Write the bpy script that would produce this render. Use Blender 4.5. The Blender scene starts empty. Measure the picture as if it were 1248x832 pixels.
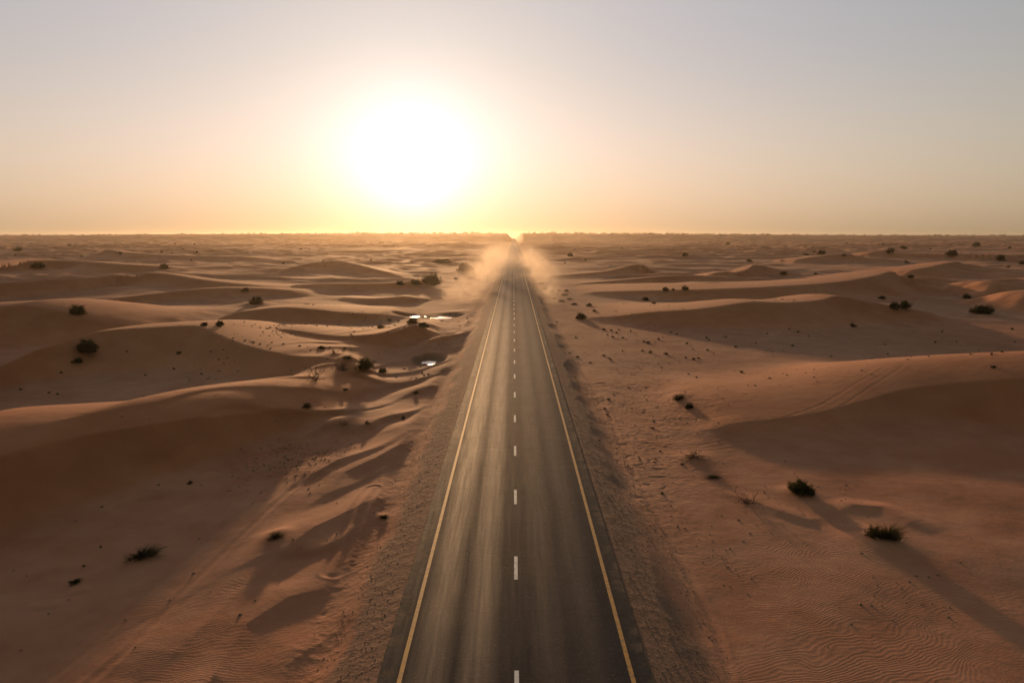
import bpy, math, random
import numpy as np
R = math.radians
rng = np.random.default_rng(7)
random.seed(7)
sc = bpy.context.scene
COL = sc.collection

# ------------------------------------------------------------------ camera
CAM_Z = 16.0
FPX = 832.0                      # focal length in photo pixels (photo 1248 wide)
PITCH = math.atan2(416 - 287, FPX)
YAW = math.atan2(626 - 624, FPX)
CO = np.array([0.0, 0.0, CAM_Z])
cam_d = bpy.data.cameras.new('camera')
cam_d.sensor_width = 36.0
cam_d.lens = 36.0 * FPX / 1248.0
cam_d.clip_end = 40000
cam_d.clip_start = 0.1
cam = bpy.data.objects.new('camera', cam_d)
COL.objects.link(cam)
cam.location = CO
cam.rotation_euler = (math.pi / 2 - PITCH, 0, YAW)
sc.camera = cam

def ray(px, py):
    """direction of the ground sight line of a point seen at px, py in the photograph"""
    u = (np.asarray(px, float) - 624.0) / FPX
    v = -(np.asarray(py, float) - 416.0) / FPX
    c, s = math.cos(PITCH), math.sin(PITCH)
    x, y, z = u, c + v * s, -s + v * c
    cy, sy = math.cos(YAW), math.sin(YAW)
    return np.stack([x * cy - y * sy, x * sy + y * cy, z], -1)

def at(px, py, z):
    d = ray(px, py)
    t = (z - CAM_Z) / d[..., 2]
    return CO[0] + d[..., 0] * t, CO[1] + d[..., 1] * t

# ------------------------------------------------------------------ sun
sd = ray(503, 209)
sd = sd / np.linalg.norm(sd)
SUN_EL = math.asin(sd[2])
SUN_AZ = math.atan2(sd[0], sd[1])        # from +Y towards +X

# ------------------------------------------------------------------ noise
_perm = np.random.default_rng(3).permutation(512)
_perm = np.concatenate([_perm, _perm])
_ang = np.random.default_rng(5).random(512) * 2 * np.pi
_gx, _gy = np.cos(_ang), np.sin(_ang)
def perlin(x, y, seed=0):
    x = x + seed * 37.7; y = y + seed * 91.3
    xi = np.floor(x).astype(np.int64); yi = np.floor(y).astype(np.int64)
    xf = x - xi; yf = y - yi
    u = xf * xf * xf * (xf * (xf * 6 - 15) + 10); v = yf * yf * yf * (yf * (yf * 6 - 15) + 10)
    def g(ix, iy, dx, dy):
        h = _perm[(_perm[ix & 511] + iy) & 511]
        return _gx[h] * dx + _gy[h] * dy
    a = g(xi, yi, xf, yf); b = g(xi + 1, yi, xf - 1, yf)
    c = g(xi, yi + 1, xf, yf - 1); d = g(xi + 1, yi + 1, xf - 1, yf - 1)
    return 1.5 * ((a + u * (b - a)) * (1 - v) + (c + u * (d - c)) * v)
def fbm(x, y, o=3, seed=0):
    s = 0; a = 1; t = 0
    for i in range(o):
        s = s + a * perlin(x * 2 ** i, y * 2 ** i, seed + i * 3); t += a; a *= 0.5
    return s / t
def sst(a, b, x):
    t = np.clip((x - a) / (b - a), 0, 1)
    return t * t * (3 - 2 * t)
def smax(a, b, k):
    h = np.clip(0.5 + 0.5 * (a - b) / k, 0, 1)
    return b + (a - b) * h + k * h * (1 - h)

# ------------------------------------------------------------------ dunes
# brink line points (seen px, seen py, height above the road, width of the near face), top set-back, extra rise, width of far slope
DUNES = [
 # big foreground dune on the left
 ([(-420,590,3.0,14),(-240,575,3.2,14),(-110,566,3.1,14),(0,556,2.9,13),(100,532,2.6,12),(200,516,2.1,11),(280,506,1.5,10),(340,500,.8,9),(400,499,.1,9),(480,488,-.8,8)], 7, .65, 30, .3),
 ([(-200,455,3.2,18),(-80,437,3.3,20),(0,421,3.3,20),(60,413,3.4,18),(130,403,3.5,17),(190,399,3.5,17),(240,398,3.3,17),(268,409,2.6,16),(300,421,1.9,14),(340,431,1.3,11),(390,438,.8,10),(425,446,.3,8),(470,462,-.9,6)], .6, .02, 48, .15),
 ([(-180,384,3.8,22),(-60,377,4.2,24),(0,374,4.3,24),(30,372,4.3,24),(70,379,3.4,22),(100,388,2.2,18),(165,398,.2,12),(230,402,-1.0,10)], 5, .3, 52, .2),
 ([(60,372,-.6,14),(110,367,.3,16),(180,359,1.0,18),(250,352,1.5,20),(320,352,1.0,18),(390,358,-.8,12)], 2, .1, 30, .3),
 ([(-120,352,2.4,26),(0,345,2.7,28),(60,341,3.0,28),(130,337,3.0,28),(190,333,2.8,26),(250,342,1.5,20),(320,349,0,16),(380,352,-1.,10)], 1, .1, 40, .2),
 ([(-60,325,3,26),(30,318,4,30),(58,311,4.8,30),(90,318,3.6,28),(150,322,2.8,28),(210,326,.6,20),(260,330,-.8,18)], 0, .0, 55, .15),
 ([(90,307,3,34),(128,304,4.4,36),(150,307,3.6,32),(210,311,2.6,30),(300,313,1.4,30),(350,318,-.6,20)], 0, 0, 60, .15),
 # between the left dunes and the road
 ([(262,404,.2,10),(300,402,1.1,12),(350,402,1.4,13),(400,409,.9,10),(440,410,.8,10),(480,404,1.0,11),(505,398,1.1,11),(535,408,-.1,9),(560,420,-1.1,6)], .4, .02, 32, .12),
 ([(235,386,.4,14),(290,380,1.2,15),(340,375,1.8,16),(380,377,1.5,14),(420,381,.8,12),(470,383,-.1,10),(520,384,-1.1,8)], .5, .02, 42, .12),
 ([(330,349,-.6,14),(390,346,.4,16),(440,346,.6,16),(500,345,.5,16),(540,346,-.8,12)], 1, .1, 24, .2),
 ([(320,330,.5,22),(350,322,2.2,26),(400,318,3.0,28),(430,321,2.4,26),(465,330,1.0,22),(500,337,-.8,14)], 0, 0, 40, .15),
 ([(395,361,-.9,10),(450,364,0,14),(500,361,.6,14),(540,360,-.7,10)], 1, .1, 20, .2),
 ([(490,418,-.9,7),(530,412,.1,8),(560,402,.5,8),(580,390,.5,7),(596,376,.1,7)], .5, .0, 12, .12),
 ([(360,442,-.6,6),(395,438,.5,7),(425,444,.6,7),(450,455,.5,7),(475,462,.0,7),(500,470,-.8,6)], 1.2, .15, 7, .15),
 # right side
 ([(790,520,-1.1,9),(840,520,-.6,12),(900,514,-.25,14),(960,508,-.15,15),(1015,498,.05,15),(1060,486,.5,13),(1105,474,1.1,12),(1170,466,1.9,11),(1260,460,3.0,11),(1400,455,4.1,13),(1600,452,4.9,15),(1950,450,5.2,15)], 7.5, .6, 22, .25),
 ([(680,386,-1.1,10),(740,386,-.4,13),(790,381,.8,17),(850,377,1.8,21),(900,370,2.8,23),(922,368,3.1,24),(960,369,3.0,23),(1000,366,3.1,22),(1022,361,3.6,22),(1055,367,2.6,20),(1120,378,.8,16),(1180,388,-.9,12)], .5, .02, 52, .15),
 ([(690,357,-.9,14),(750,355,.2,18),(850,353,1.5,22),(930,350,2.6,26),(1020,344,3.4,30),(1068,336,4.3,30),(1088,331,4.9,30),(1110,338,3.5,28),(1150,344,1.8,24),(1200,352,-.6,20)], .5, .02, 80, .15),
 ([(1110,346,.6,20),(1150,343,2.6,24),(1180,342,3.8,24),(1189,339,4.5,26),(1200,344,3.6,24),(1260,351,1.6,22),(1330,356,-.5,20)], .5, 0, 46, .15),
 ([(1190,375,-.7,12),(1230,366,1.6,16),(1270,358,3.0,20),(1360,352,3.6,22)], 4, .4, 26, .2),
 ([(648,338,-1.0,12),(700,334,.1,20),(740,330,1.3,24),(779,322,2.8,26),(800,330,.9,22),(840,336,-.8,16)], 0, 0, 40, .1),
 ([(680,348,-.9,14),(760,341,.6,18),(830,336,1.6,22),(900,338,1.0,20),(960,341,-.6,16)], .5, .05, 32, .15),
 ([(845,337,.6,18),(884,331,2.4,22),(897,332,1.4,22),(912,328,2.6,22),(922,323,3.4,24),(950,328,1.4,22),(1000,336,-.8,18)], 0, 0, 44, .12),
 ([(1090,333,.4,26),(1130,326,2.6,30),(1166,319,4.6,32),(1178,322,3.4,30),(1240,329,1.0,26),(1290,334,-.8,22)], 0, 0, 60, .15),
 ([(960,318,.6,30),(1000,312,3.0,34),(1035,309,4.6,36),(1060,314,2.4,30),(1110,318,-.6,24)], 0, 0, 60, .15),
 ([(1050,310,1.,34),(1074,306,3.6,36),(1100,308.5,2.4,30),(1180,309.5,3.2,34),(1210,310,3.4,34),(1280,312,2.0,30)], 0, 0, 70, .15),
]
_D = []
for pts, top, rise, wf, rough in DUNES:
    P = np.array([(*at(p[0], p[1], p[2]), p[2], p[3]) for p in pts])
    P = P[np.argsort(P[:, 0])]
    P = P[np.concatenate([[True], np.diff(P[:, 0]) > 1.5])]
    # densify with a smooth curve so brinks bend rather than kink
    n = len(P); tt = np.linspace(0, n - 1, (n - 1) * 12 + 1); out = []
    for t in tt:
        i = min(int(t), n - 2); f = t - i
        p0, p1, p2, p3 = P[max(i-1,0)], P[i], P[i+1], P[min(i+2,n-1)]
        out.append(0.5*((2*p1)+(-p0+p2)*f+(2*p0-5*p1+4*p2-p3)*f*f+(-p0+3*p1-3*p2+p3)*f**3))
    Q = np.array(out); Q = Q[np.argsort(Q[:, 0])]
    _D.append((Q, top, rise, wf, rough))

# small oblique sand ridges: crest polyline in seen points + height above the ground under it, lit width, dark width (dark side is on the right/near side)
RIDGES = [
 ([(262,832,.30),(300,770,.42),(352,735,.42),(395,722,.22),(430,712,.0)], 3.2, 1.3),
 ([(180,832,.0),(215,800,.25),(300,720,.32),(345,682,.5),(384,652,.62),(425,634,.45),(470,612,.22),(505,592,.0)], 3.6, 1.5),
 ([(330,832,.0),(372,800,.28),(430,760,.2),(452,705,.0)], 2.0, 1.0),
 ([(470,600,.0),(500,570,.25),(530,535,.4),(548,510,.2),(560,492,.0)], 2.6, 1.1),
 ([(440,580,.0),(480,556,.3),(520,520,.4),(548,490,.3),(566,466,.0)], 3.0, 1.3),
 ([(395,612,.0),(420,583,.35),(455,570,.45),(500,545,.3),(520,525,.0)], 3.4, 1.5),
 ([(380,540,.0),(410,520,.45),(440,513,.5),(470,505,.2),(500,494,.0)], 3.2, 2.2),
 ([(545,430,.0),(560,425,.5),(575,412,.6),(590,392,.4),(600,372,.0)], 4.0, 2.0),
 ([(520,462,.0),(545,452,.4),(566,440,.5),(578,420,.2),(586,404,.0)], 3.0, 2.0),
 ([(1015,628,.0),(1040,618,.3),(1075,622,.42),(1110,640,.3),(1145,652,.0)], 1.8, 1.4),
 ([(880,600,.0),(915,612,.28),(950,626,.30),(985,636,.22),(1000,630,.0)], 2.0, 1.0),
 ([(30,745,.0),(45,741,.14),(68,739,.12),(75,738,.0)], 1.0, .35),
 ([(78,725,.0),(92,722,.12),(106,718,.1),(112,716,.0)], 1.0, .35),
 ([(490,680,.0),(470,700,.15),(440,760,.2),(420,832,.0)], 1.4, .8),
]
def pl(pts, z=-1.2):
    return np.array([(*at(p[0], p[1], z), p[2]) for p in pts])
_RG = [(pl(p), a, b) for p, a, b in RIDGES]
# mounds of blown sand round plants (seen x, seen y, radius, height)
MOUNDS = [(1068,655,1.9,.42),(975,598,1.3,.25),(174,676,1.6,.25),(336,656,1.2,.3),(392,462,3.2,.9),(424,450,3.0,.9),(107,433,2.4,.5),(828,487,1.6,.3),
 (843,556,1.4,.25),(515,349,8,1.0),(566,331,8,.9),(1197,383,5,.7),(1096,378,5,.7),(467,630,.7,.2),(418,520,1.8,.35),(313,371,4,.7)]
_MD = [(*at(m[0], m[1], -1.0), m[2], m[3]) for m in MOUNDS]
# wheel tracks (seen polyline), gauge
TRACKS = [([(40,860,0),(130,790,0),(200,720,0),(262,665,0),(310,622,0),(350,590,0),(400,545,0)], .9, .022),
          ([(800,520,0),(850,527,0),(905,522,0),(960,508,0),(1010,494,0),(1050,478,0),(1090,466,0)], .8, .009),
          ([(868,832,0),(850,760,0),(822,700,0),(790,640,0),(764,590,0),(745,540,0),(725,480,0)], .8, .018),
          ([(405,700,0),(422,660,0),(440,625,0),(455,600,0)], .35, .03)]
_TR = [(pl(p, -1.1 if i != 1 else .2), g, dp) for i, (p, g, dp) in enumerate(TRACKS)]
POOLS = [(524,442,1.0,1.3),(537,387,2.2,1.5),(520,386.5,1.3,1.),(503,386,1.8,.8),(507,313,6,4)]
PZ = -1.42
_PL = [(*at(p[0], p[1], PZ), p[2], p[3]) for p in POOLS]

def seg_dist(x, y, P):
    best = np.full(x.shape, 1e9); sgn = np.zeros(x.shape); val = np.zeros(x.shape)
    for i in range(len(P) - 1):
        ax, ay, av = P[i]; bx, by, bv = P[i + 1]
        dx, dy = bx - ax, by - ay; L2 = dx * dx + dy * dy + 1e-9
        t = np.clip(((x - ax) * dx + (y - ay) * dy) / L2, 0, 1)
        ex, ey = x - (ax + t * dx), y - (ay + t * dy)
        d = np.sqrt(ex * ex + ey * ey); m = d < best
        best = np.where(m, d, best)
        sgn = np.where(m, np.sign(dx * ey - dy * ex), sgn)
        val = np.where(m, av + t * (bv - av), val)
    return best, sgn, val

def terrain(x, y, attrs=False):
    x = np.asarray(x, float); y = np.asarray(y, float)
    shp = x.shape; x = x.ravel(); y = y.ravel()
    ax_ = np.abs(x)
    h = -1.25 + .28 * fbm(x / 38, y / 38, 3, 1) + .07 * fbm(x / 5, y / 7, 2, 2)
    # broad dune field, stronger with distance
    wx = x + 14 * perlin(x / 90, y / 90, 11); wy = y + 0.22 * x + 16 * perlin(x / 110, y / 80, 12)
    def field(px_, py_, s):
        r = 1 - np.abs(perlin(px_, py_, s)) * 1.45
        return np.clip(r, 0, 1) ** 1.7
    f1 = field(wx / 95, wy / 62, 20)
    f1 = field(wx / 95, (wy + 9 * f1) / 62, 20)
    f2 = field(wx / 44 + 3, (wy + 5 * f1) / 27, 25)
    env = sst(95, 260, y + .25 * ax_) * sst(14, 60, ax_ + .02 * y) * (0.7 + .6 * perlin(x / 260, y / 260, 31))
    ramp = 1 + 1.1 * sst(300, 1100, y)
    f3 = field(wx / 21 + 7, (wy + 2 * f2) / 13, 28)
    dune = env * ramp * (2.3 * f1 + 1.1 * f2 + .55 * f3 + .5 * fbm(x / 30, y / 18, 2, 41) - 1.25)
    near_env = sst(75, 30, y) * sst(9, 30, ax_)
    h = h + np.maximum(dune, -.45) + near_env * .25 * fbm(x / 13, y / 10, 2, 8)
    base0 = h.copy()
    isd = sst(.2, 1.6, dune)
    for Q, top, rise, wf, rough in _D:
        m = (x > Q[0, 0]) & (x < Q[-1, 0])
        if not m.any(): continue
        xs = x[m]; ys = y[m]
        c = np.interp(xs, Q[:, 0], Q[:, 1]); hz = np.interp(xs, Q[:, 0], Q[:, 2]); wn = np.interp(xs, Q[:, 0], Q[:, 3])
        sel = (ys > c - wn * 1.6) & (ys < c + top + wf * 1.3)
        idx = np.nonzero(m)[0][sel]
        if len(idx) == 0: continue
        xs, ys, c, hz, wn = xs[sel], ys[sel], c[sel], hz[sel], wn[sel]
        c = c + rough * .05 * wn * fbm(xs / (wn * .9), ys / (wn * 5), 2, 50)
        d = ys - c
        edge = sst(0, 9.0, np.minimum(xs - Q[0, 0], Q[-1, 0] - xs) + .8 * perlin(xs / 5, ys / 5, 51))
        b = base0[idx]
        A = np.maximum(hz - b, 0) * edge
        tn = np.clip(-d / wn, 0, 1)
        steep = sst(0, .12, tn)
        pw_ = np.clip(.60 * wn / np.maximum(A, .3), 1.5, 3.6); near = (1 - tn) ** pw_
        near = near * (1 - .0 * steep)
        tf = np.clip((d - top) / wf, 0, 1)
        far = (np.cos(np.pi * tf) * .5 + .5)
        r_ = rise * np.minimum(A / 3, 1)
        crest = np.sin(np.clip(d / max(top, .01), 0, 1) * np.pi / 2) * r_
        z = np.where(d < 0, A * near, (A + crest) * far)
        cur = h[idx]
        h[idx] = smax(cur, b + z, .0005 + .12 * sst(0, .2, z))
        isd[idx] = np.maximum(isd[idx], sst(.1, .9, z))
    for P, wl, wd in _RG:
        bx = (x > P[:, 0].min() - 6) & (x < P[:, 0].max() + 6) & (y > P[:, 1].min() - 6) & (y < P[:, 1].max() + 6)
        idx = np.nonzero(bx)[0]
        if len(idx) == 0: continue
        d, s, v = seg_dist(x[idx], y[idx], P)
        d = np.clip(d, 0, 50)
        s_near = (s < 0)           # right hand side of the crest direction
        w = np.where(s_near, wd, wl)
        t = np.clip(d / w, 0, 1)
        v = v * np.where(P[:, 1].mean() < 75, .55, .8)
        prof = np.where(s_near, (1 - t) ** 1.5, (np.cos(np.pi * t) * .5 + .5))
        h[idx] += v * prof
    for mx, my, mr, mh in _MD:
        idx = np.nonzero((np.abs(x - mx) < mr * 3) & (np.abs(y - my) < mr * 3))[0]
        if len(idx) == 0: continue
        ddx, ddy = x[idx] - mx, y[idx] - my
        d2 = (ddx / mr) ** 2 + (np.where(ddy < 0, ddy / 1.6, ddy) / mr) ** 2
        h[idx] += mh * np.exp(-d2 * 1.6)
    # sand drifts along the left embankment: ribs running obliquely to the road
    dm = sst(-34, -20, x) * sst(-7.2, -10.5, x) * sst(150, 90, y)
    ph = (x * .82 - y * .50) / 4.4 + .9 * fbm(x / 9, y / 16, 2, 60)
    pf = ph % 1.0; saw = sst(0, 1, np.where(pf < .8, pf / .8, 1 - (pf - .8) / .2))
    h += dm * (.34 * saw * np.clip(.55 + 1.4 * fbm(x / 14, y / 14, 2, 61), 0, 1)) * sst(24, 40, y)
    h += sst(-20, -11, x) * sst(-7.0, -9.5, x) * sst(210, 140, y) * (.35 + .35 * fbm(x / 6, y / 16, 2, 62))
    # disturbed ground: lumps
    l1 = np.exp(-(((x + 17.5) / 3.6) ** 2 + ((y - 51) / 4.5) ** 2))
    l2 = sst(-9.6, -8.2, x) * sst(-5.8, -7.4, x) * sst(70, 50, y)
    l3 = sst(7.2, 8.6, x) * sst(0, -9, x - 8 - np.clip((y - 26) * .42, 0, 18)) * sst(120, 70, y)
    lum = np.clip(l1 * 1.3 + l2 * .6 + l3 * .75, 0, 1)
    h += lum * .05 * np.abs(perlin(x / .55, y / .55, 70)) + lum * .10 * fbm(x / 2.2 + y / 9, y / 3.1, 3, 71) * sst(24, 60, y + 10 * l1)
    pits = sst(.42, .75, perlin(x / .8, y / .8, 72)) * sst(-.1, .35, perlin(x / 7, y / 9, 73)); h -= lum * .10 * pits
    for P, g, dp in _TR:
        idx = np.nonzero((x > P[:, 0].min() - 4) & (x < P[:, 0].max() + 4) & (y > P[:, 1].min() - 4) & (y < P[:, 1].max() + 4))[0]
        if len(idx) == 0: continue
        d, s, v = seg_dist(x[idx], y[idx], P)
        e = np.abs(d - g)
        h[idx] += -dp * np.exp(-(e / .16) ** 2) + dp * .8 * np.exp(-((e - .34) / .14) ** 2)
    wet = np.zeros_like(h)
    # pools: flat bed a little under the water line
    for mx, my, rx, ry in _PL:
        q = ((x - mx) / (rx * 1.9)) ** 2 + ((y - my) / (ry * 3.2)) ** 2
        k = sst(1.9, .5, q)
        dip = -1.36 + .10 * fbm(x / 1.1, y / 1.6, 3, 80) - .12 * np.exp(-(((x - mx) / rx) ** 2 + ((y - my) / ry) ** 2) * .8)
        h = h * (1 - k) + np.minimum(h, dip) * k
        wet = np.maximum(wet, sst(2.1, .7, q + .5 * fbm(x / 1.5, y / 2.5, 2, 81)))
    # distant plateau with a cutting for the road
    ry_ = y + 60 * perlin(x / 500, y / 500, 90)
    up = sst(1560, 2000, ry_)
    top_z = 19.0 + 3.5 * sst(900, -100, x) * sst(-1300, -300, x) - 3.0 * sst(500, 1500, x) - 1.5 * sst(-500, -1500, x) + 1.0 * perlin(x / 210, y / 600, 91)
    h = h * (1 - up) + up * (top_z - 12 * sst(2300, 4200, y))
    cut = sst(26, 9, ax_)
    h = h * (1 - cut * sst(1300, 1600, y)) + cut * sst(1300, 1600, y) * (-1.0)
    # road embankment
    shoulder = np.where(x < 0, 5.02, 5.12)
    da = np.where(x < 0, -x - shoulder, x - shoulder)
    edge_n = .35 * fbm(x / 2.5, y / 3.5, 2, 95) + .8 * perlin(x / 30, y / 9, 93)
    k = sst(1.4 + edge_n, 4.2 + edge_n, da)
    emb = -.06 - .30 * np.clip(da, 0, 8)
    emb = np.maximum(emb, -1.5)
    h = emb * (1 - k) + h * k
    h = np.where(da < .25, np.minimum(h, -.045 - .1 * np.clip(-da, 0, 1)), h)
    if attrs:
        wob = .7 * fbm(x / 3.0, y / 5.0, 3, 96)
        gl = sst(2.4, 1.5, da + wob * 1.3 + 1.1 * perlin(x / 9, y / 8, 94))
        gr = sst(3.2, 1.3, da + wob * 1.6 + .9 * perlin(x / 9, y / 10, 92))
        grav = np.where(x < 0, gl, gr)
        plain = (1 - isd) * sst(55, 100, y + .2 * ax_) * np.clip(.55 + 1.0 * fbm(x / 40, y / 40, 3, 97), 0, 1)
        plain = np.maximum(plain, .5 * l3 * np.clip(.5 + fbm(x / 6, y / 6, 2, 99), 0, 1))
        rip = (1 - grav) * (1 - .8 * np.clip(plain, 0, 1)) * np.clip(.62 + 1.5 * fbm(x / 16, y / 16, 2, 98), 0, 1)
        rip *= (1 - np.clip(l1 * 1.2, 0, 1)) * sst(120, 60, y)
        return h.reshape(shp), grav.reshape(shp), plain.reshape(shp), rip.reshape(shp), np.clip(isd, 0, 1).reshape(shp), lum.reshape(shp), wet.reshape(shp)
    return h.reshape(shp)

# ------------------------------------------------------------------ helpers
def tag(o, label=None, cat=None, group=None, kind=None):
    if label: o['label'] = label
    if cat: o['category'] = cat
    if group: o['group'] = group
    if kind: o['kind'] = kind
    return o
def mesh_np(name, V, F, mat=None, smooth=True, parent=None):
    """V (n,3), F (m,k) all faces with k corners"""
    V = np.asarray(V, np.float32); F = np.asarray(F, np.int32); k = F.shape[1]
    me = bpy.data.meshes.new(name)
    me.vertices.add(len(V)); me.vertices.foreach_set('co', V.ravel())
    me.loops.add(F.size); me.loops.foreach_set('vertex_index', F.ravel())
    me.polygons.add(len(F)); me.polygons.foreach_set('loop_start', np.arange(len(F), dtype=np.int32) * k)
    me.polygons.foreach_set('use_smooth', np.full(len(F), smooth))
    me.update(calc_edges=True)
    if mat: me.materials.append(mat)
    o = bpy.data.objects.new(name, me); COL.objects.link(o)
    if parent: o.parent = parent
    return o

class NT:
    def __init__(s, name, disp=False):
        s.m = bpy.data.materials.new(name); s.m.use_nodes = True
        s.t = s.m.node_tree; s.t.nodes.clear()
        s.out = s.t.nodes.new('ShaderNodeOutputMaterial')
    def n(s, typ, **kw):
        nd = s.t.nodes.new('ShaderNode' + typ)
        for k, v in kw.items():
            if k.startswith('i_'):
                key = k[2:]; key = int(key) if key.isdigit() else key.replace('_', ' ')
                nd.inputs[key].default_value = v
            else: setattr(nd, k, v)
        return nd
    def l(s, a, b): s.t.links.new(a, b)
    def math(s, op, a, b=None, c=None, clamp=False):
        nd = s.t.nodes.new('ShaderNodeMath'); nd.operation = op; nd.use_clamp = clamp
        for i, v in enumerate((a, b, c)):
            if v is None: continue
            if isinstance(v, (int, float)): nd.inputs[i].default_value = v
            else: s.l(v, nd.inputs[i])
        return nd.outputs[0]
    def mix(s, fac, a, b, mode='MIX'):
        nd = s.t.nodes.new('ShaderNodeMix'); nd.data_type = 'RGBA'; nd.blend_type = mode
        for i, v in ((0, fac), (6, a), (7, b)):
            if isinstance(v, (int, float)): nd.inputs[i].default_value = v
            elif isinstance(v, tuple): nd.inputs[i].default_value = (*v, 1) if len(v) == 3 else v
            else: s.l(v, nd.inputs[i])
        return nd.outputs[2]
    def noise(s, vec, scale, detail=3, rough=.55, dist=0):
        nd = s.n('TexNoise'); nd.inputs['Scale'].default_value = scale
        nd.inputs['Detail'].default_value = detail; nd.inputs['Roughness'].default_value = rough
        nd.inputs['Distortion'].default_value = dist
        if vec is not None: s.l(vec, nd.inputs['Vector'])
        return nd.outputs['Fac']
    def remap(s, v, a, b, c=0., d=1.):
        nd = s.n('MapRange'); nd.clamp = True
        s.l(v, nd.inputs[0])
        for i, q in enumerate((a, b, c, d)): nd.inputs[i + 1].default_value = q
        return nd.outputs[0]
    def attr(s, name):
        nd = s.n('Attribute'); nd.attribute_name = name; return nd.outputs['Fac']

# ------------------------------------------------------------------ sand material
def sand_mat():
    t = NT('sand')
    geo = t.n('NewGeometry'); pos = geo.outputs['Position']
    grav, plain, rip, dune, lum = (t.attr(a) for a in ('gravel', 'plain', 'ripple', 'dune', 'lump'))
    big = t.noise(pos, .03, 4, .6); mid = t.noise(pos, .35, 4, .6); fine = t.noise(pos, 9, 4, .7); grain = t.noise(pos, 45, 2, .7)
    c_dune = t.mix(t.remap(big, .35, .65), SAND_A, SAND_B)
    c_flat = t.mix(t.remap(t.math('MULTIPLY_ADD', big, .7, t.math('MULTIPLY', mid, .3)), .38, .62), FLAT_A, FLAT_B)
    c = t.mix(t.math('MULTIPLY_ADD', dune, .75, .1, clamp=True), c_flat, c_dune)
    sp = t.remap(t.noise(pos, 2.3, 5, .75), .50, .70)
    c = t.mix(t.math('MULTIPLY', plain, t.math('MULTIPLY_ADD', sp, .6, .25)), c, PLAIN_C)
    c_g = t.mix(t.remap(fine, .35, .68), GRAV_A, GRAV_B)
    vor = t.n('TexVoronoi'); vor.inputs['Scale'].default_value = 20; t.l(pos, vor.inputs['Vector'])
    c_g = t.mix(t.remap(vor.outputs['Color'], .0, 1., 0, .45), c_g, GRAV_C)
    c = t.mix(grav, c, c_g)
    c = t.mix(t.remap(grain, .3, .7, 0, .28), c, (.5, .5, .5), 'OVERLAY')
    c = t.mix(.5, c, t.mix(t.remap(mid, .25, .75), (.42, .40, .39), (.58, .59, .60)), 'OVERLAY')
    c = t.mix(t.math('MULTIPLY', t.attr('wet'), .8), c, (.085, .045, .028))
    # ripples: two wave sets with wandering direction, fading with patch masks
    mp = t.n('Mapping'); mp.inputs['Rotation'].default_value = (0, 0, R(-16)); t.l(pos, mp.inputs['Vector'])
    warp = t.n('TexNoise'); warp.inputs['Scale'].default_value = .16; warp.inputs['Detail'].default_value = 3; t.l(pos, warp.inputs['Vector'])
    va = t.n('VectorMath', operation='SCALE'); va.inputs['Scale'].default_value = 5.5; t.l(warp.outputs['Color'], va.inputs[0])
    vb = t.n('VectorMath', operation='ADD'); t.l(mp.outputs[0], vb.inputs[0]); t.l(va.outputs[0], vb.inputs[1])
    w = t.n('TexWave', wave_type='BANDS', bands_direction='Y', wave_profile='SIN'); t.l(vb.outputs[0], w.inputs['Vector'])
    w.inputs['Scale'].default_value = 1.8; w.inputs['Distortion'].default_value = 1.6; w.inputs['Detail'].default_value = 2.2; w.inputs['Detail Scale'].default_value = 1.3
    ripp = t.math('POWER', w.outputs['Fac'], 1.4)
    patch = t.remap(t.noise(pos, .09, 3, .6), .36, .60)
    ramp_ = t.math('MULTIPLY', t.math('MULTIPLY', ripp, rip), patch)
    hgt = t.math('MULTIPLY', ramp_, .0060)
    lumps = t.math('MULTIPLY', t.math('MULTIPLY', t.remap(t.noise(pos, 1.6, 5, .65), .45, .75), t.math('MAXIMUM', t.math('MAXIMUM', plain, lum), grav)), .05)
    gb = t.math('MULTIPLY', t.math('MULTIPLY', vor.outputs['Distance'], grav), -.014)
    mic = t.math('MULTIPLY', t.noise(pos, 6, 4, .7), .016)
    soft = t.math('MULTIPLY', t.noise(pos, .8, 3, .5), .05)
    hh = t.math('ADD', t.math('ADD', t.math('ADD', hgt, lumps), t.math('ADD', gb, mic)), soft)
    b = t.n('Bump'); b.inputs['Strength'].default_value = 1.0; b.inputs['Distance'].default_value = 1.0; t.l(hh, b.inputs['Height'])
    p = t.n('BsdfPrincipled'); p.inputs['Roughness'].default_value = .92; p.inputs['Specular IOR Level'].default_value = .12
    t.l(c, p.inputs['Base Color']); t.l(b.outputs[0], p.inputs['Normal']); t.l(p.outputs[0], t.out.inputs['Surface'])
    return t.m
SAND_A = (.325, .120, .054); SAND_B = (.43, .192, .102)
FLAT_A = (.315, .130, .073); FLAT_B = (.39, .200, .128)
PLAIN_C = (.17, .095, .062)
GRAV_A = (.115, .060, .042); GRAV_B = (.215, .120, .082); GRAV_C = (.28, .165, .115)
M_SAND = sand_mat()

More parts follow.
